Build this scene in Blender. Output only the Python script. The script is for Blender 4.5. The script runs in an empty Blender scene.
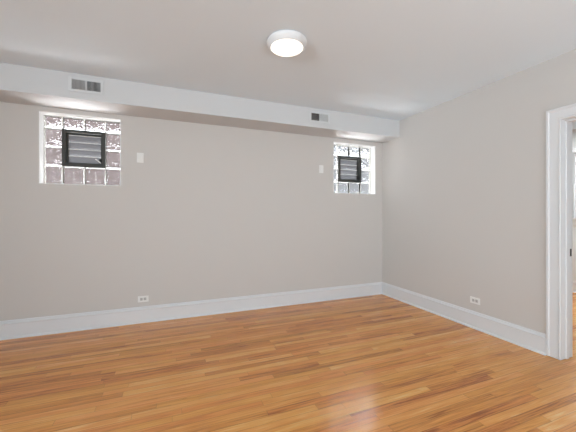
import bpy, bmesh, math, random
from mathutils import Vector, Matrix

S = bpy.context.scene
COL = S.collection

# ------------------------------------------------------------------ camera
cam_d = bpy.data.cameras.new('camera')
cam = bpy.data.objects.new('camera', cam_d)
COL.objects.link(cam)
cam.location = (-3.1866, -3.9134, 1.28)
cam.rotation_euler = (math.radians(90), 0, -math.radians(21.566))
cam_d.sensor_fit = 'HORIZONTAL'
cam_d.sensor_width = 36.0
cam_d.lens = 297.4 / 576 * 36.0
cam_d.shift_y = -(216 - 214.3) / 576
cam_d.clip_start = 0.02
S.camera = cam

# ------------------------------------------------------------------ light
S.view_settings.view_transform = 'Standard'
S.view_settings.look = 'None'
S.view_settings.gamma = 1.0
S.view_settings.use_curve_mapping = False
S.view_settings.exposure = -0.02

world = bpy.data.worlds.new('World')
S.world = world
world.use_nodes = True
wb = world.node_tree.nodes['Background']
wb.inputs[0].default_value = (0.88, 0.935, 1.0, 1)
wb.inputs[1].default_value = 20.0


def area(name, loc, direction, sx, sy, power, color, spread=180):
    d = bpy.data.lights.new(name, 'AREA')
    d.shape = 'RECTANGLE'
    d.size, d.size_y = sx, sy
    d.energy = power
    d.color = color
    d.spread = math.radians(spread)
    o = bpy.data.objects.new(name, d)
    COL.objects.link(o)
    o.location = loc
    o.rotation_euler = Vector(direction).to_track_quat('-Z', 'Y').to_euler()
    return o


sun_d = bpy.data.lights.new('sun', 'SUN')
sun_d.energy = 3
sun_d.angle = math.radians(0.6)
sun_d.color = (1.0, 0.95, 0.87)
sun = bpy.data.objects.new('sun', sun_d)
COL.objects.link(sun)
sun.location = (0, 0, 8)
sun.rotation_euler = Vector((0.30, 0.75, -1.0)).to_track_quat('-Z', 'Y').to_euler()

# added fill: area lights before the solid, unseen rear and left walls
area('rear_fill', (-3.9, -6.24, 0.80), (0, 1, 1.0), 2.0, 1.3, 54, (0.80, 0.92, 1.0))
area('rear_fill', (-1.2, -6.24, 0.80), (0, 1, 1.0), 2.0, 1.3, 140, (0.80, 0.92, 1.0))
area('left_fill', (-8.15, -5.6, 1.40), (1, 0.66, 0.07), 1.4, 1.5, 112, (0.80, 0.92, 1.0), 80)
# daylight rising out of the sunlit window wells behind the glass blocks
area('window_well_daylight', (-4.10, 0.88, 1.18), (0, -0.65, 0.76), 1.1, 0.75, 410, (0.97, 0.98, 1.0))
area('window_well_daylight', (-0.52, 0.88, 1.18), (0, -0.65, 0.76), 1.1, 0.75, 410, (0.97, 0.98, 1.0))
# added fill: area light under the unseen ceiling of the next room
area('next_room_fill', (1.95, -1.45, 2.62), (0, 0, -1), 0.9, 0.9, 42, (0.90, 0.96, 1.0))

# ------------------------------------------------------------------ materials
def new_mat(name):
    m = bpy.data.materials.new(name)
    m.use_nodes = True
    nt = m.node_tree
    b = nt.nodes['Principled BSDF']
    return m, nt, b


def N(nt, t, **kw):
    n = nt.nodes.new(t)
    for k, v in kw.items():
        setattr(n, k, v)
    return n


def srgb(r, g, b):
    f = lambda c: (c / 255 / 12.92) if c / 255 <= 0.04045 else ((c / 255 + 0.055) / 1.055) ** 2.4
    return (f(r), f(g), f(b), 1)


def paint(name, col, rough=0.6, bump=0.03, scale=180, spec=0.3):
    m, nt, b = new_mat(name)
    b.inputs['Base Color'].default_value = col
    b.inputs['Roughness'].default_value = rough
    b.inputs['Specular IOR Level'].default_value = spec
    if bump:
        tc = N(nt, 'ShaderNodeTexCoord')
        no = N(nt, 'ShaderNodeTexNoise')
        no.inputs['Scale'].default_value = scale
        no.inputs['Detail'].default_value = 3
        bu = N(nt, 'ShaderNodeBump')
        bu.inputs['Strength'].default_value = bump
        bu.inputs['Distance'].default_value = 0.002
        nt.links.new(tc.outputs['Object'], no.inputs['Vector'])
        nt.links.new(no.outputs['Fac'], bu.inputs['Height'])
        nt.links.new(bu.outputs['Normal'], b.inputs['Normal'])
    return m


M_wall = paint('greige_wall_paint', (0.595, 0.560, 0.528, 1), 0.75, 0.05, 140, 0.2)
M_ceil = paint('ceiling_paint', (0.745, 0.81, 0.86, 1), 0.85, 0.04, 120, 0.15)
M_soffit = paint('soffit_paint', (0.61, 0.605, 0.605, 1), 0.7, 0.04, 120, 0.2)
M_trim = paint('white_gloss_trim', (0.71, 0.71, 0.715, 1), 0.45, 0.02, 60, 0.3)
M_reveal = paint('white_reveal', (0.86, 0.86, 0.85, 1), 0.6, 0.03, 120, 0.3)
M_plate = paint('white_plastic', (0.80, 0.785, 0.76, 1), 0.35, 0.0)
M_slot = paint('dark_slot', (0.16, 0.15, 0.14, 1), 0.6, 0.0)
M_recept = paint('receptacle_plastic', (0.50, 0.485, 0.46, 1), 0.45, 0.0)
M_vent = paint('white_enamelled_steel', (0.64, 0.64, 0.64, 1), 0.35, 0.0)
M_duct_shade = paint('duct_shade_paint', (0.03, 0.03, 0.032, 1), 0.7, 0.0)
M_fixture = paint('white_lamp_metal', (0.74, 0.74, 0.74, 1), 0.4, 0.0)
M_bronze = paint('dark_bronze_aluminium', (0.055, 0.055, 0.05, 1), 0.45, 0.0)
M_mortar = paint('white_mortar', (0.74, 0.72, 0.66, 1), 0.8, 0.15, 220)
M_grout_dark = paint('dark_sealant', (0.09, 0.08, 0.075, 1), 0.8, 0.0)
M_strike = paint('dark_brass_strike', (0.05, 0.045, 0.04, 1), 0.35, 0.0)
M_strike.node_tree.nodes['Principled BSDF'].inputs['Metallic'].default_value = 0.7
M_screw = paint('steel_screw', (0.45, 0.44, 0.42, 1), 0.35, 0.0)
M_latch = paint('pale_metal_latch', (0.65, 0.64, 0.62, 1), 0.3, 0.0)
M_black = paint('black_crank', (0.015, 0.015, 0.015, 1), 0.4, 0.0)
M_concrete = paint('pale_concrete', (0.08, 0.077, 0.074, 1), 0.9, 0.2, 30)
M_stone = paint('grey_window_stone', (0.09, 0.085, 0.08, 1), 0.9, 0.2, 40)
M_next = paint('next_room_paint', (0.70, 0.70, 0.69, 1), 0.75, 0.03, 120, 0.2)

# lens of the ceiling light
M_lens, nt, b = new_mat('lit_opal_lens')
b.inputs['Base Color'].default_value = (0.9, 0.9, 0.88, 1)
b.inputs['Roughness'].default_value = 0.4
b.inputs['Emission Color'].default_value = (1.0, 0.955, 0.86, 1)
b.inputs['Emission Strength'].default_value = 1.3


def mth(nt, op, a=None, b=None, c=None):
    n = N(nt, 'ShaderNodeMath', operation=op)
    for i, v in enumerate((a, b, c)):
        if v is None:
            continue
        if isinstance(v, (int, float)):
            n.inputs[i].default_value = v
        else:
            nt.links.new(v, n.inputs[i])
    return n.outputs[0]


def floor_material():
    m, nt, b = new_mat('oak_strip_flooring')
    L = nt.links.new
    W = 0.0572
    tc = N(nt, 'ShaderNodeTexCoord')
    sep = N(nt, 'ShaderNodeSeparateXYZ')
    L(tc.outputs['Object'], sep.inputs[0])
    X, Y = sep.outputs[0], sep.outputs[1]
    row_f = mth(nt, 'DIVIDE', Y, W)
    row = mth(nt, 'FLOOR', row_f)
    fy = mth(nt, 'FRACT', row_f)
    wn = N(nt, 'ShaderNodeTexWhiteNoise', noise_dimensions='1D')
    L(row, wn.inputs['W'])
    rl = wn.outputs['Value']
    rowlen = mth(nt, 'MULTIPLY_ADD', rl, 0.7, 0.75)
    off = mth(nt, 'MULTIPLY', mth(nt, 'FRACT', mth(nt, 'MULTIPLY', rl, 37.13)), 3.0)
    # uneven joints: warp along the row with low frequency noise
    cx = N(nt, 'ShaderNodeCombineXYZ')
    L(mth(nt, 'MULTIPLY', X, 0.9), cx.inputs[0])
    L(mth(nt, 'MULTIPLY', row, 7.31), cx.inputs[1])
    wr = N(nt, 'ShaderNodeTexNoise')
    wr.inputs['Scale'].default_value = 1.0
    wr.inputs['Detail'].default_value = 0
    L(cx.outputs[0], wr.inputs['Vector'])
    xw = mth(nt, 'ADD', mth(nt, 'ADD', X, off), mth(nt, 'MULTIPLY', wr.outputs['Fac'], 0.9))
    bx_f = mth(nt, 'DIVIDE', xw, rowlen)
    bx = mth(nt, 'FLOOR', bx_f)
    fx = mth(nt, 'FRACT', bx_f)
    idv = N(nt, 'ShaderNodeCombineXYZ')
    L(row, idv.inputs[0])
    L(bx, idv.inputs[1])
    wn2 = N(nt, 'ShaderNodeTexWhiteNoise', noise_dimensions='2D')
    L(idv.outputs[0], wn2.inputs['Vector'])
    rnd = wn2.outputs['Value']
    rcol = N(nt, 'ShaderNodeSeparateColor')
    L(wn2.outputs['Color'], rcol.inputs[0])
    # grain coordinates: long along x, shifted per board
    g = N(nt, 'ShaderNodeCombineXYZ')
    L(mth(nt, 'ADD', mth(nt, 'MULTIPLY', X, 1.6), mth(nt, 'MULTIPLY', rnd, 91.0)), g.inputs[0])
    L(mth(nt, 'MULTIPLY', Y, 34.0), g.inputs[1])
    L(mth(nt, 'MULTIPLY', rcol.outputs[1], 53.0), g.inputs[2])
    gn = N(nt, 'ShaderNodeTexNoise')
    gn.inputs['Scale'].default_value = 1.5
    gn.inputs['Detail'].default_value = 6
    gn.inputs['Roughness'].default_value = 0.62
    gn.inputs['Distortion'].default_value = 0.9
    L(g.outputs[0], gn.inputs['Vector'])
    g2 = N(nt, 'ShaderNodeCombineXYZ')
    L(mth(nt, 'MULTIPLY', X, 4.0), g2.inputs[0])
    L(mth(nt, 'MULTIPLY', Y, 260.0), g2.inputs[1])
    gf = N(nt, 'ShaderNodeTexNoise')
    gf.inputs['Scale'].default_value = 1.0
    gf.inputs['Detail'].default_value = 3
    L(g2.outputs[0], gf.inputs['Vector'])
    # board colour
    cr = N(nt, 'ShaderNodeValToRGB')
    e = cr.color_ramp.elements
    e[0].position, e[0].color = 0.0, FLOOR_COL[0]
    e[1].position, e[1].color = 1.0, FLOOR_COL[4]
    for p, c in ((0.22, FLOOR_COL[1]), (0.5, FLOOR_COL[2]), (0.8, FLOOR_COL[3])):
        k = e.new(p)
        k.color = c
    t = mth(nt, 'ADD', mth(nt, 'MULTIPLY', rnd, 0.60),
            mth(nt, 'MULTIPLY', mth(nt, 'SUBTRACT', gn.outputs['Fac'], 0.5), 1.65))
    t = mth(nt, 'ADD', t, mth(nt, 'MULTIPLY', mth(nt, 'SUBTRACT', gf.outputs['Fac'], 0.5), 0.80))
    t = mth(nt, 'ADD', t, 0.16)
    L(t, cr.inputs['Fac'])
    # gaps
    ex = mth(nt, 'MULTIPLY', mth(nt, 'MINIMUM', fx, mth(nt, 'SUBTRACT', 1.0, fx)), rowlen)
    ey = mth(nt, 'MULTIPLY', mth(nt, 'MINIMUM', fy, mth(nt, 'SUBTRACT', 1.0, fy)), W)
    d = mth(nt, 'MINIMUM', ex, ey)
    mr = N(nt, 'ShaderNodeMapRange')
    mr.inputs['From Min'].default_value = 0.0002
    mr.inputs['From Max'].default_value = 0.0016
    mr.inputs['To Min'].default_value = 0.45
    mr.inputs['To Max'].default_value = 1.0
    L(d, mr.inputs['Value'])
    hs = N(nt, 'ShaderNodeHueSaturation')
    hs.inputs['Saturation'].default_value = 1.0
    L(mth(nt, 'MULTIPLY_ADD', rcol.outputs[2], 0.010, 0.4965), hs.inputs['Hue'])
    L(cr.outputs['Color'], hs.inputs['Color'])
    mx = N(nt, 'ShaderNodeMix', data_type='RGBA', blend_type='MULTIPLY')
    mx.inputs[0].default_value = 1.0
    L(hs.outputs['Color'], mx.inputs[6])
    L(mr.outputs['Result'], mx.inputs[7])
    L(mx.outputs[2], b.inputs['Base Color'])
    b.inputs['Roughness'].default_value = 0.22
    b.inputs['Specular IOR Level'].default_value = 0.62
    rn = N(nt, 'ShaderNodeMapRange')
    rn.inputs['To Min'].default_value = 0.15
    rn.inputs['To Max'].default_value = 0.25
    L(gn.outputs['Fac'], rn.inputs['Value'])
    L(rn.outputs['Result'], b.inputs['Roughness'])
    bu = N(nt, 'ShaderNodeBump')
    bu.inputs['Strength'].default_value = 0.35
    bu.inputs['Distance'].default_value = 0.0012
    hh = mth(nt, 'ADD', mr.outputs['Result'], mth(nt, 'MULTIPLY', gn.outputs['Fac'], 0.35))
    hh = mth(nt, 'ADD', hh, mth(nt, 'MULTIPLY', rcol.outputs[0], 0.3))
    L(hh, bu.inputs['Height'])
    L(bu.outputs['Normal'], b.inputs['Normal'])
    return m


FLOOR_COL = [(0.32, 0.098, 0.021, 1), (0.60, 0.212, 0.046, 1), (0.76, 0.305, 0.072, 1),
             (0.85, 0.390, 0.108, 1), (0.90, 0.55, 0.225, 1)]
M_floor = floor_material()


def glass_block_material():
    m, nt, b = new_mat('wavy_glass_block')
    nt.nodes.remove(b)
    L = nt.links.new
    out = nt.nodes['Material Output']
    tc = N(nt, 'ShaderNodeTexCoord')
    no = N(nt, 'ShaderNodeTexNoise')
    no.inputs['Scale'].default_value = 36
    no.inputs['Detail'].default_value = 1.5
    no.inputs['Distortion'].default_value = 1.2
    L(tc.outputs['Object'], no.inputs['Vector'])
    bu = N(nt, 'ShaderNodeBump')
    bu.inputs['Strength'].default_value = 1.0
    bu.inputs['Distance'].default_value = 0.0085
    L(no.outputs['Fac'], bu.inputs['Height'])
    gl = N(nt, 'ShaderNodeBsdfGlass')
    gl.inputs['Color'].default_value = (0.95, 0.95, 0.945, 1)
    gl.inputs['Roughness'].default_value = 0.01
    gl.inputs['IOR'].default_value = 1.45
    L(bu.outputs['Normal'], gl.inputs['Normal'])
    L(gl.outputs[0], out.inputs['Surface'])
    return m


M_block = glass_block_material()


def slat_glass_material():
    m, nt, b = new_mat('frosted_louvre_glass')
    nt.nodes.remove(b)
    L = nt.links.new
    out = nt.nodes['Material Output']
    tr = N(nt, 'ShaderNodeBsdfTransparent')
    tr.inputs['Color'].default_value = (0.62, 0.63, 0.64, 1)
    df = N(nt, 'ShaderNodeBsdfTranslucent')
    df.inputs['Color'].default_value = (0.035, 0.035, 0.036, 1)
    d2 = N(nt, 'ShaderNodeBsdfDiffuse')
    d2.inputs['Color'].default_value = (0.40, 0.40, 0.41, 1)
    m1 = N(nt, 'ShaderNodeMixShader')
    m1.inputs['Fac'].default_value = 0.5
    L(df.outputs[0], m1.inputs[1])
    L(d2.outputs[0], m1.inputs[2])
    mx = N(nt, 'ShaderNodeMixShader')
    mx.inputs['Fac'].default_value = 0.6
    L(tr.outputs[0], mx.inputs[1])
    L(m1.outputs[0], mx.inputs[2])
    L(mx.outputs[0], out.inputs['Surface'])
    return m


M_slat = slat_glass_material()


def pane_material():
    m, nt, b = new_mat('clear_window_glass')
    nt.nodes.remove(b)
    L = nt.links.new
    out = nt.nodes['Material Output']
    tr = N(nt, 'ShaderNodeBsdfTransparent')
    tr.inputs['Color'].default_value = (0.92, 0.95, 0.94, 1)
    gl = N(nt, 'ShaderNodeBsdfGlossy')
    gl.inputs['Roughness'].default_value = 0.02
    fr = N(nt, 'ShaderNodeFresnel')
    mx = N(nt, 'ShaderNodeMixShader')
    L(fr.outputs[0], mx.inputs['Fac'])
    L(tr.outputs[0], mx.inputs[1])
    L(gl.outputs[0], mx.inputs[2])
    L(mx.outputs[0], out.inputs['Surface'])
    return m


M_pane = pane_material()


def brick_material():
    m, nt, b = new_mat('weathered_brick')
    L = nt.links.new
    tc = N(nt, 'ShaderNodeTexCoord')
    mp = N(nt, 'ShaderNodeMapping')
    mp.inputs['Rotation'].default_value = (math.radians(90), 0, 0)
    L(tc.outputs['Object'], mp.inputs['Vector'])
    br = N(nt, 'ShaderNodeTexBrick')
    br.inputs['Color1'].default_value = (0.014, 0.0058, 0.0050, 1)
    br.inputs['Color2'].default_value = (0.022, 0.0105, 0.0095, 1)
    br.inputs['Mortar'].default_value = (0.030, 0.024, 0.022, 1)
    br.inputs['Scale'].default_value = 1.0
    br.inputs['Brick Width'].default_value = 0.21
    br.inputs['Row Height'].default_value = 0.075
    br.inputs['Mortar Size'].default_value = 0.010
    L(mp.outputs[0], br.inputs['Vector'])
    L(br.outputs['Color'], b.inputs['Base Color'])
    b.inputs['Roughness'].default_value = 0.9
    return m


def siding_material():
    m, nt, b = new_mat('pale_siding')
    L = nt.links.new
    tc = N(nt, 'ShaderNodeTexCoord')
    sp = N(nt, 'ShaderNodeSeparateXYZ')
    L(tc.outputs['Object'], sp.inputs[0])
    fr = mth(nt, 'FRACT', mth(nt, 'MULTIPLY', sp.outputs[2], 1 / 0.13))
    cr = N(nt, 'ShaderNodeValToRGB')
    cr.color_ramp.elements[0].position = 0.0
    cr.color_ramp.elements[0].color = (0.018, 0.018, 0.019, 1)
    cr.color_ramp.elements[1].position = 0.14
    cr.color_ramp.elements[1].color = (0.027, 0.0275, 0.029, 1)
    L(fr, cr.inputs['Fac'])
    L(cr.outputs['Color'], b.inputs['Base Color'])
    b.inputs['Roughness'].default_value = 0.6
    return m


M_brick = brick_material()
M_siding = siding_material()

# ------------------------------------------------------------------ mesh helpers
def box(bm, x0, x1, y0, y1, z0, z1, bev=0.0, seg=2, mat=None):
    vs = [bm.verts.new((x, y, z)) for x in (x0, x1) for y in (y0, y1) for z in (z0, z1)]
    f = [(0, 1, 3, 2), (4, 6, 7, 5), (0, 4, 5, 1), (2, 3, 7, 6), (0, 2, 6, 4), (1, 5, 7, 3)]
    fs = [bm.faces.new([vs[i] for i in q]) for q in f]
    if mat is not None:
        bmesh.ops.transform(bm, matrix=mat, verts=vs)
    if bev:
        es = list({e for q in fs for e in q.edges})
        bmesh.ops.bevel(bm, geom=es, offset=bev, segments=seg, profile=0.6, affect='EDGES')


def lathe(bm, prof, n=64, center=(0, 0, 0)):
    cx, cy, cz = center
    rings = []
    for r, z in prof:
        if r < 1e-5:
            rings.append([bm.verts.new((cx, cy, cz + z))])
        else:
            rings.append([bm.verts.new((cx + r * math.cos(2 * math.pi * k / n), cy + r * math.sin(2 * math.pi * k / n), cz + z))
                          for k in range(n)])
    for a, b_ in zip(rings, rings[1:]):
        for k in range(n):
            k2 = (k + 1) % n
            va = [a[0]] if len(a) == 1 else [a[k], a[k2]]
            vb = [b_[0]] if len(b_) == 1 else [b_[k2], b_[k]]
            q = va + vb
            if len(q) >= 3:
                bm.faces.new(q)


def sweep(bm, prof, path, up_axis_fn):
    """sweep a closed 2-d profile (a, b) along a list of frames (origin, axis_a, axis_b)"""
    rings = []
    for o, ea, eb in path:
        rings.append([bm.verts.new(Vector(o) + Vector(ea) * a + Vector(eb) * c) for a, c in prof])
    n = len(prof)
    for r0, r1 in zip(rings, rings[1:]):
        for k in range(n):
            bm.faces.new((r0[k], r0[(k + 1) % n], r1[(k + 1) % n], r1[k]))
    bm.faces.new(rings[0][::-1])
    bm.faces.new(rings[-1])


def obj(name, bm, mat, parent=None, smooth=False, loc=None):
    bmesh.ops.recalc_face_normals(bm, faces=bm.faces)
    me = bpy.data.meshes.new(name)
    bm.to_mesh(me)
    bm.free()
    me.materials.append(mat)
    if smooth:
        for p in me.polygons:
            p.use_smooth = True
        try:
            me.set_sharp_from_angle(angle=math.radians(35))
        except Exception:
            pass
    o = bpy.data.objects.new(name, me)
    COL.objects.link(o)
    if parent:
        o.parent = parent
    if loc:
        o.location = loc
    return o


def struct(name, bm, mat, parent=None, smooth=False):
    o = obj(name, bm, mat, parent, smooth)
    if parent is None:
        o['kind'] = 'structure'
    return o


def empty(name, loc, kind=None, label=None, cat=None, group=None, rotz=0):
    o = bpy.data.objects.new(name, None)
    o.empty_display_size = 0.1
    COL.objects.link(o)
    o.location = loc
    o.rotation_euler = (0, 0, rotz)
    if kind:
        o['kind'] = kind
    if label:
        o['label'] = label
    if cat:
        o['category'] = cat
    if group:
        o['group'] = group
    return o


def dup(root, loc, rotz=0, label=None):
    r = root.copy()
    COL.objects.link(r)
    r.location = loc
    r.rotation_euler = (0, 0, rotz)
    if label:
        r['label'] = label
    for ch in list(root.children):
        c = ch.copy()
        COL.objects.link(c)
        c.parent = r
        for gch in list(ch.children):
            d = gch.copy()
            COL.objects.link(d)
            d.parent = c
    return r


# ------------------------------------------------------------------ dimensions
H = 2.6785                      # ceiling
XL, YR = -8.20, -6.30           # left and rear wall planes
SD, SZ = 0.3916, 2.430          # soffit depth and underside
WT = 0.205                       # thickness of the foundation wall
W1 = (-4.487, -3.720, 1.608, 2.380)
W2 = (-0.903, -0.134, 1.598, 2.374)
DY0, DY1, DH = -3.23, -2.371, 2.108   # doorway (clear opening)
XN = 3.0                        # far wall of the next room
YN0, YN1 = -5.2, -0.45

# ------------------------------------------------------------------ structure
bm = bmesh.new()
box(bm, XL - 0.2, XN + 0.2, YR - 0.2, WT, -0.12, 0.0)
struct('floor', bm, M_floor)

bm = bmesh.new()
box(bm, XL - 0.2, XN + 0.2, YR - 0.2, WT, H, H + 0.15)
struct('ceiling', bm, M_ceil)

bm = bmesh.new()
xs = [XL - 0.2, W1[0], W1[1], W2[0], W2[1], 0.15]
for i in range(5):
    w = {1: W1, 3: W2}.get(i)
    if w:
        box(bm, xs[i], xs[i + 1], 0, WT, 0, w[2])
        box(bm, xs[i], xs[i + 1], 0, WT, w[3], H)
    else:
        box(bm, xs[i], xs[i + 1], 0, WT, 0, H)
struct('wall_back', bm, M_wall)

bm = bmesh.new()
box(bm, 0, 0.15, DY1 + 0.012, 0, 0, H)
box(bm, 0, 0.15, DY0 - 0.012, DY1 + 0.012, DH + 0.012, H)
box(bm, 0, 0.15, YR, DY0 - 0.012, 0, H)
struct('wall_right', bm, M_wall)

bm = bmesh.new()
box(bm, XL - 0.2, XL, YR - 0.2, 0, 0, H)
struct('wall_left', bm, M_wall)

bm = bmesh.new()
box(bm, XL, XN + 0.2, YR - 0.2, YR, 0, H)
struct('wall_rear', bm, M_wall)

# dropped soffit over the windows
bm = bmesh.new()
box(bm, XL, 0.0, -SD, 0.0, SZ, H)
struct('ceiling_soffit', bm, M_soffit)

# painted returns lining the two window recesses
RT = 0.006
for w in (W1, W2):
    x0, x1, z0, z1 = w
    def lining(y0, y1):
        bm = bmesh.new()
        box(bm, x0, x0 + RT, y0, y1, z0, z1)
        box(bm, x1 - RT, x1, y0, y1, z0, z1)
        box(bm, x0 + RT, x1 - RT, y0, y1, z0, z0 + RT)
        box(bm, x0 + RT, x1 - RT, y0, y1, z1 - RT, z1)
        return bm
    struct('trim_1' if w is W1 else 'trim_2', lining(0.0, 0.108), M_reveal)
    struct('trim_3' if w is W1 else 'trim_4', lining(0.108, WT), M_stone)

# baseboards: moulded profile (distance from wall, height)
BB = [(0, 0), (0.033, 0), (0.033, 0.006), (0.030, 0.013), (0.025, 0.018), (0.020, 0.020), (0.020, 0.148),
      (0.026, 0.152), (0.027, 0.158), (0.024, 0.163), (0.017, 0.168), (0.013, 0.176), (0.010, 0.184), (0.006, 0.187), (0, 0.187)]


def baseboard(name, p0, p1, nrm, m0=0, m1=0):
    """from p0 to p1 along a wall whose normal is nrm; m0, m1: mitre slope at each end"""
    bm = bmesh.new()
    d = (Vector(p1) - Vector(p0)).normalized()
    nv = Vector(nrm)
    sweep(bm, BB, [(p0, nv + d * m0, (0, 0, 1)), (p1, nv + d * m1, (0, 0, 1))], None)
    return struct(name, bm, M_trim)


baseboard('baseboard_back', (XL, 0, 0), (0, 0, 0), (0, -1, 0), 1, -1)
baseboard('baseboard_right', (0, 0, 0), (0, -2.264, 0), (-1, 0, 0), 1, 0)
baseboard('baseboard_left', (XL, YR, 0), (XL, 0, 0), (1, 0, 0), 1, -1)
baseboard('baseboard_next_room', (XN, YN0, 0), (XN, YN1, 0), (-1, 0, 0))

# ------------------------------------------------------------------ doorway
door = empty('door_1', (0, (DY0 + DY1) / 2, 0), kind='structure')


def rel(bm):
    bmesh.ops.translate(bm, verts=bm.verts, vec=-door.location)
    return bm


CW = 0.116
CP = [(0, 0), (0, 0.015), (0.004, 0.019), (0.012, 0.019), (0.018, 0.015), (0.080, 0.016), (0.086, 0.020), (0.090, 0.021),
      (0.104, 0.021), (0.108, 0.017), (0.108, 0)]      # (distance from the opening, out of the wall)
for side in (-1, 1):                                    # -1: this room, 1: next room
    bm = bmesh.new()
    X = 0.0 if side < 0 else 0.15
    out = Vector((side, 0, 0))
    path = [((X, DY1, 0.004), (0, 1, 0), out), ((X, DY1, DH), (0, 1, 1), out),
            ((X, DY0, DH), (0, -1, 1), out), ((X, DY0, 0.004), (0, -1, 0), out)]
    sweep(bm, CP, path, None)
    obj('casing', rel(bm), M_trim, door)
bm = bmesh.new()
box(bm, 0.0, 0.15, DY1, DY1 + 0.012, 0.004, DH)
box(bm, 0.0, 0.15, DY0 - 0.012, DY0, 0.004, DH)
box(bm, 0.0, 0.15, DY0 - 0.012, DY1 + 0.012, DH, DH + 0.012)
obj('jamb', rel(bm), M_trim, door)
bm = bmesh.new()
box(bm, 0.055, 0.093, DY1 - 0.011, DY1, 0.004, DH, 0.002, 1)
box(bm, 0.055, 0.093, DY0, DY0 + 0.011, 0.004, DH, 0.002, 1)
box(bm, 0.055, 0.093, DY0, DY1, DH - 0.011, DH, 0.002, 1)
obj('door_stop', rel(bm), M_trim, door)
bm = bmesh.new()
box(bm, 0.126, 0.147, DY1 - 0.0025, DY1, 0.905, 0.972, 0.0008, 1)
sp = obj('strike_plate', rel(bm), M_strike, door)
sp['label'] = 'small dark metal strike plate'

# ------------------------------------------------------------------ next room
bm = bmesh.new()
wy0, wy1, wz0, wz1 = -1.98, -1.072, 1.225, 2.30
box(bm, XN, XN + 0.2, wy1, YN1 + 0.1, 0, H)
box(bm, XN, XN + 0.2, YR, wy0, 0, H)
box(bm, XN, XN + 0.2, wy0, wy1, 0, wz0)
box(bm, XN, XN + 0.2, wy0, wy1, wz1, H)
struct('wall_next_room', bm, M_next)
bm = bmesh.new()
box(bm, 0.15, XN, YN1, YN1 + 0.1, 0, H)
struct('wall_next_room_side', bm, M_next)
win3 = empty('window_3', (XN, (wy0 + wy1) / 2, wz0), kind='structure')


def rel3(bm):
    bmesh.ops.translate(bm, verts=bm.verts, vec=-win3.location)
    return bm


bm = bmesh.new()
path = [((XN, wy1, wz0), (0, 1, 0), (-1, 0, 0)), ((XN, wy1, wz1), (0, 1, 1), (-1, 0, 0)),
        ((XN, wy0, wz1), (0, -1, 1), (-1, 0, 0)), ((XN, wy0, wz0), (0, -1, 0), (-1, 0, 0))]
sweep(bm, [(a * 0.8, c * 0.8) for a, c in CP], path, None)
obj('casing', rel3(bm), M_trim, win3)
bm = bmesh.new()
box(bm, XN - 0.05, XN + 0.1, wy0 - 0.11, wy1 + 0.11, wz0 - 0.03, wz0, 0.004, 2)
box(bm, XN - 0.018, XN, wy0 - 0.09, wy1 + 0.09, wz0 - 0.12, wz0 - 0.03, 0.003, 1)
obj('sill', rel3(bm), M_trim, win3)
zm = 1.765
for nm, z0, z1, xo in (('upper_sash', zm - 0.02, wz1, 0.07), ('lower_sash', wz0, zm + 0.02, 0.03)):
    bm = bmesh.new()
    a, t = 0.045, 0.035
    box(bm, XN + xo, XN + xo + t, wy0, wy0 + a, z0, z1)
    box(bm, XN + xo, XN + xo + t, wy1 - a, wy1, z0, z1)
    box(bm, XN + xo, XN + xo + t, wy0 + a, wy1 - a, z0, z0 + a)
    box(bm, XN + xo, XN + xo + t, wy0 + a, wy1 - a, z1 - a, z1)
    s = obj(nm, rel3(bm), M_trim, win3)
    bm = bmesh.new()
    box(bm, XN + xo + 0.015, XN + xo + 0.019, wy0 + a, wy1 - a, z0 + a, z1 - a)
    obj('pane', rel3(bm), M_pane, s)

# ------------------------------------------------------------------ glass block windows
YB = 0.108                      # front face of the blocks
BT = 0.080                      # block thickness


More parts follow.
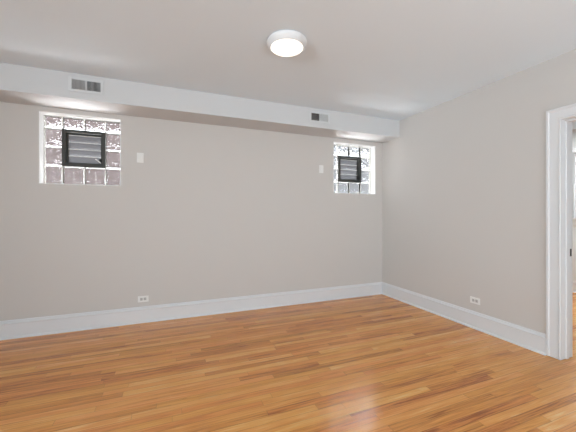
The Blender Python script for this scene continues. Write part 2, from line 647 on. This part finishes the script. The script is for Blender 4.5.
def glass_window(name, w, sx, sz, slat_angle, seed):
    rnd = random.Random(seed)
    x0, x1, z0, z1 = w[0] + RT, w[1] - RT, w[2] + RT, w[3] - RT
    root = empty(name, ((x0 + x1) / 2, YB, z0), kind='structure')
    ox, oy, oz = root.location
    GX, GZ = [x0] + sx + [x1], [z0] + sz + [z1]     # joints; the outer blocks are cut by the opening
    J = 0.005

    def R(a, b_, c, d, e, f_):
        return a - ox, b_ - ox, c - oy, d - oy, e - oz, f_ - oz
    # mortar grid
    bm = bmesh.new()
    for i in range(5):
        xc = GX[i]
        a, b_ = max(xc - J, x0), min(xc + J, x1)
        if i == 2:
            box(bm, *R(a, b_, YB + 0.006, YB + BT - 0.006, z0, GZ[1]))
            box(bm, *R(a, b_, YB + 0.006, YB + BT - 0.006, GZ[3], z1))
        else:
            box(bm, *R(a, b_, YB + 0.006, YB + BT - 0.006, z0, z1))
    for j in range(5):
        zc = GZ[j]
        a, b_ = max(zc - J, z0), min(zc + J, z1)
        for i in range(4):
            if j == 2 and i in (1, 2):
                continue
            l, r = GX[i] + J, GX[i + 1] - J
            box(bm, *R(l, r, YB + 0.006, YB + BT - 0.006, a, b_))
    obj('mortar', bm, M_mortar, root)
    # blocks
    for i in range(4):
        for j in range(4):
            if i in (1, 2) and j in (1, 2):
                continue
            bm = bmesh.new()
            hw, hz = (GX[i + 1] - GX[i]) / 2 - J, (GZ[j + 1] - GZ[j]) / 2 - J
            box(bm, -hw, hw, 0, BT, -hz, hz, 0.006, 3)
            o = obj('glass_block', bm, M_block, root, smooth=True)
            o.location = ((GX[i] + GX[i + 1]) / 2 - ox, 0, (GZ[j] + GZ[j + 1]) / 2 - oz)
    # vent unit in the four middle cells
    vx0, vx1, vz0, vz1 = GX[1] - 0.004, GX[3] + 0.004, GZ[1] - 0.004, GZ[3] + 0.004
    fy0, fy1 = YB - 0.018, YB + BT
    bm = bmesh.new()
    F = 0.036
    G = 0.003
    box(bm, *R(vx0 + G, vx0 + F, fy0, fy1, vz0 + G, vz1 - G))
    box(bm, *R(vx1 - F, vx1 - G, fy0, fy1, vz0 + G, vz1 - G))
    box(bm, *R(vx0 + F, vx1 - F, fy0, fy1, vz0 + G, vz0 + F))
    box(bm, *R(vx0 + F, vx1 - F, fy0, fy1, vz1 - F, vz1 - G))
    fr = obj('vent_frame', bm, M_bronze, root)
    bm = bmesh.new()
    a0, a1, c0, c1 = vx0 + F, vx1 - F, vz0 + F, vz1 - F
    s = 0.018
    sy0, sy1 = YB + 0.030, YB + 0.058
    box(bm, *R(a0, a0 + s, sy0, sy1, c0, c1))
    box(bm, *R(a1 - s, a1, sy0, sy1, c0, c1))
    box(bm, *R(a0 + s, a1 - s, sy0, sy1, c0, c0 + s))
    box(bm, *R(a0 + s, a1 - s, sy0, sy1, c1 - s, c1))
    sash = obj('vent_sash', bm, M_bronze, root)
    ns = 4
    hgt = (c1 - c0 - 2 * s) / ns
    for k in range(ns):
        bm = bmesh.new()
        zc = c0 + s + hgt * (k + 0.5)
        m = Matrix.Translation(((a0 + a1) / 2 - ox, (sy0 + sy1) / 2 - oy, zc - oz)) @ Matrix.Rotation(slat_angle, 4, 'X')
        hw = (a1 - a0) / 2 - s
        box(bm, -hw, hw, -0.0025, 0.0025, -hgt * 0.50, hgt * 0.50, mat=m)
        lo = obj('louvre_slat', bm, M_slat, sash)
        bm = bmesh.new()
        box(bm, -hw, hw, -0.005, 0.005, hgt * 0.42, hgt * 0.52, mat=m)
        obj('slat_edge', bm, M_latch, sash)
    # crank at the lower right of the vent
    bm = bmesh.new()
    kx, kz = a1 - 0.020, c0 + 0.05
    box(bm, *R(kx - 0.010, kx + 0.012, YB - 0.004, sy0, kz - 0.024, kz + 0.024), 0.003, 2)
    cr = obj('crank_base', bm, M_black, root)
    bm = bmesh.new()
    m = Matrix.Translation((kx - ox - 0.02, YB - oy - 0.006, kz - oz - 0.004)) @ Matrix.Rotation(math.radians(-52), 4, 'Y')
    box(bm, -0.006, 0.006, -0.004, 0.004, -0.036, 0.036, 0.003, 2, mat=m)
    obj('crank_handle', bm, M_latch if seed == 1 else M_black, root)
    return root


glass_window('window_1', W1, [-4.312, -4.103, -3.894], [1.818, 2.026, 2.234], math.radians(14), 1)
glass_window('window_2', W2, [-0.757, -0.547, -0.338], [1.786, 1.991, 2.196], math.radians(14), 2)

# ------------------------------------------------------------------ outside
bm = bmesh.new()
box(bm, -16, 12, WT, 12, 0.80, 1.00)
struct('ground', bm, M_concrete)
bm = bmesh.new()
box(bm, -12, -1.6, 5.3, 8.5, 1.0, 4.8)
struct('wall_outside_brick', bm, M_brick)
bm = bmesh.new()
box(bm, -1.0, 8, 5.3, 8.5, 1.0, 4.8)
struct('wall_outside_siding', bm, M_siding)
bm = bmesh.new()
box(bm, 6.2, 7.2, -9, 4.5, 1.0, 4.6)
struct('wall_sky_screen_east', bm, M_siding)  # added wall, keeps the bright sky out of the next room's window

# ------------------------------------------------------------------ ceiling light
lt = empty('ceiling_light', (-2.31, -1.672, H), label='round white flush ceiling light with a glowing opal lens', cat='ceiling light')
bm = bmesh.new()
lathe(bm, [(0.0, 0.0), (0.150, 0.0), (0.160, -0.004), (0.1625, -0.012), (0.161, -0.022), (0.153, -0.038), (0.143, -0.050),
           (0.137, -0.0555), (0.1325, -0.0560), (0.130, -0.0535), (0.130, -0.040), (0.0, -0.040)], 96)
obj('housing', bm, M_fixture, lt, smooth=True)
bm = bmesh.new()
lathe(bm, [(0.0, -0.041), (0.1295, -0.041), (0.1295, -0.0535), (0.122, -0.0565), (0.09, -0.0595), (0.05, -0.061), (0.0, -0.0615)], 96)
ln = obj('lens', bm, M_lens, lt, smooth=True)
ln['label'] = 'glowing warm white lens'

# ------------------------------------------------------------------ air registers on the soffit
def make_register(loc, label):
    root = empty('air_register', loc, label=label, cat='air vent', group='air registers on the soffit')
    w, h = 0.152, 0.073          # half sizes of the flange
    iw, ih = 0.122, 0.047        # half sizes of the opening
    bm = bmesh.new()
    t = 0.007
    box(bm, -w, -iw, -t, 0, -h, h, 0.002, 2)
    box(bm, iw, w, -t, 0, -h, h, 0.002, 2)
    box(bm, -iw, iw, -t, 0, ih, h, 0.002, 2)
    box(bm, -iw, iw, -t, 0, -h, -ih, 0.002, 2)
    obj('flange', bm, M_vent, root)
    bm = bmesh.new()
    box(bm, -iw, iw, -0.0012, -0.0002, -ih, ih)
    obj('duct_shade', bm, M_duct_shade, root)  # flat dark sheet, paints the shade of the duct behind the louvres
    bm = bmesh.new()
    box(bm, -0.0055, 0.0055, -0.012, -0.0012, -ih, ih)
    obj('divider', bm, M_vent, root)
    for s, nm in ((-1, 'louvre_bank'), (1, 'louvre_bank')):
        bm = bmesh.new()
        n = 11
        for k in range(n):
            xc = s * (0.012 + (iw - 0.018) * k / (n - 1))
            m = Matrix.Translation((xc, -0.0068, 0)) @ Matrix.Rotation(s * math.radians(31), 4, 'Z')
            box(bm, -0.0006, 0.0006, -0.0054, 0.0054, -ih, ih, mat=m)
        obj(nm, bm, M_vent, root)
    for xx in (-w + 0.014, w - 0.014):
        bm = bmesh.new()
        lathe(bm, [(0.0, 0.0016), (0.0028, 0.0012), (0.004, 0.0)], 16)
        bmesh.ops.rotate(bm, verts=bm.verts, cent=(0, 0, 0), matrix=Matrix.Rotation(math.radians(90), 3, 'X'))
        bmesh.ops.translate(bm, verts=bm.verts, vec=(xx, -t, 0))
        obj('screw', bm, M_vent, root, smooth=True)
    return root


reg = make_register((-3.972, -SD, 2.570), 'white louvred air register on the soffit above the left glass block window')
dup(reg, (-1.343, -SD, 2.566), 0, 'white louvred air register with one black half, on the soffit left of the right window')

# ------------------------------------------------------------------ blank cover plates and outlets
def make_plate(loc, label):
    root = empty('wall_plate', loc, label=label, cat='wall plate', group='white wall plates beside the windows')
    bm = bmesh.new()
    box(bm, -0.036, 0.036, -0.007, 0, -0.058, 0.058, 0.003, 3)
    obj('plate', bm, M_plate, root)
    bm = bmesh.new()
    box(bm, -0.017, 0.017, -0.010, -0.006, -0.034, 0.034, 0.0015, 2)
    obj('rocker', bm, M_plate, root)
    for zz in (-0.048, 0.048):
        bm = bmesh.new()
        lathe(bm, [(0.0, 0.001), (0.0025, 0.0008), (0.0033, 0.0)], 12)
        bmesh.ops.rotate(bm, verts=bm.verts, cent=(0, 0, 0), matrix=Matrix.Rotation(math.radians(90), 3, 'X'))
        bmesh.ops.translate(bm, verts=bm.verts, vec=(0, -0.007, zz))
        obj('screw', bm, M_plate, root)
    return root


pl = make_plate((-3.519, 0, 1.948), 'white rectangular wall plate just right of the left glass block window')
dup(pl, (-1.113, 0, 1.948), 0, 'white rectangular wall plate just left of the right glass block window')


def make_outlet(loc, rotz, label):
    root = empty('wall_outlet', loc, label=label, cat='outlet', group='horizontal outlets above the baseboard', rotz=rotz)
    bm = bmesh.new()
    box(bm, -0.058, 0.058, -0.006, 0, -0.036, 0.036, 0.003, 3)
    obj('plate', bm, M_plate, root)
    for s in (-1, 1):
        bm = bmesh.new()
        box(bm, s * 0.0195 - 0.0145, s * 0.0195 + 0.0145, -0.0075, -0.004, -0.0165, 0.0165, 0.003, 2)
        r = obj('receptacle', bm, M_recept, root)
        bm = bmesh.new()
        box(bm, s * 0.0195 - 0.006, s * 0.0195 + 0.003, -0.0080, -0.0070, 0.0055, 0.0075)
        box(bm, s * 0.0195 - 0.006, s * 0.0195 + 0.003, -0.0080, -0.0070, -0.0075, -0.0055)
        box(bm, s * 0.0195 + 0.006, s * 0.0195 + 0.0095, -0.0080, -0.0070, -0.002, 0.002)
        obj('slots', bm, M_slot, r)
    bm = bmesh.new()
    lathe(bm, [(0.0, 0.001), (0.0025, 0.0008), (0.0033, 0.0)], 12)
    bmesh.ops.rotate(bm, verts=bm.verts, cent=(0, 0, 0), matrix=Matrix.Rotation(math.radians(90), 3, 'X'))
    bmesh.ops.translate(bm, verts=bm.verts, vec=(0, -0.006, 0))
    obj('screw', bm, M_screw, root)
    return root


ot = make_outlet((-3.487, 0, 0.276), 0, 'white horizontal outlet on the back wall, below the left window')
dup(ot, (0, -1.578, 0.310), math.radians(-90), 'white horizontal outlet on the right wall, near the doorway')
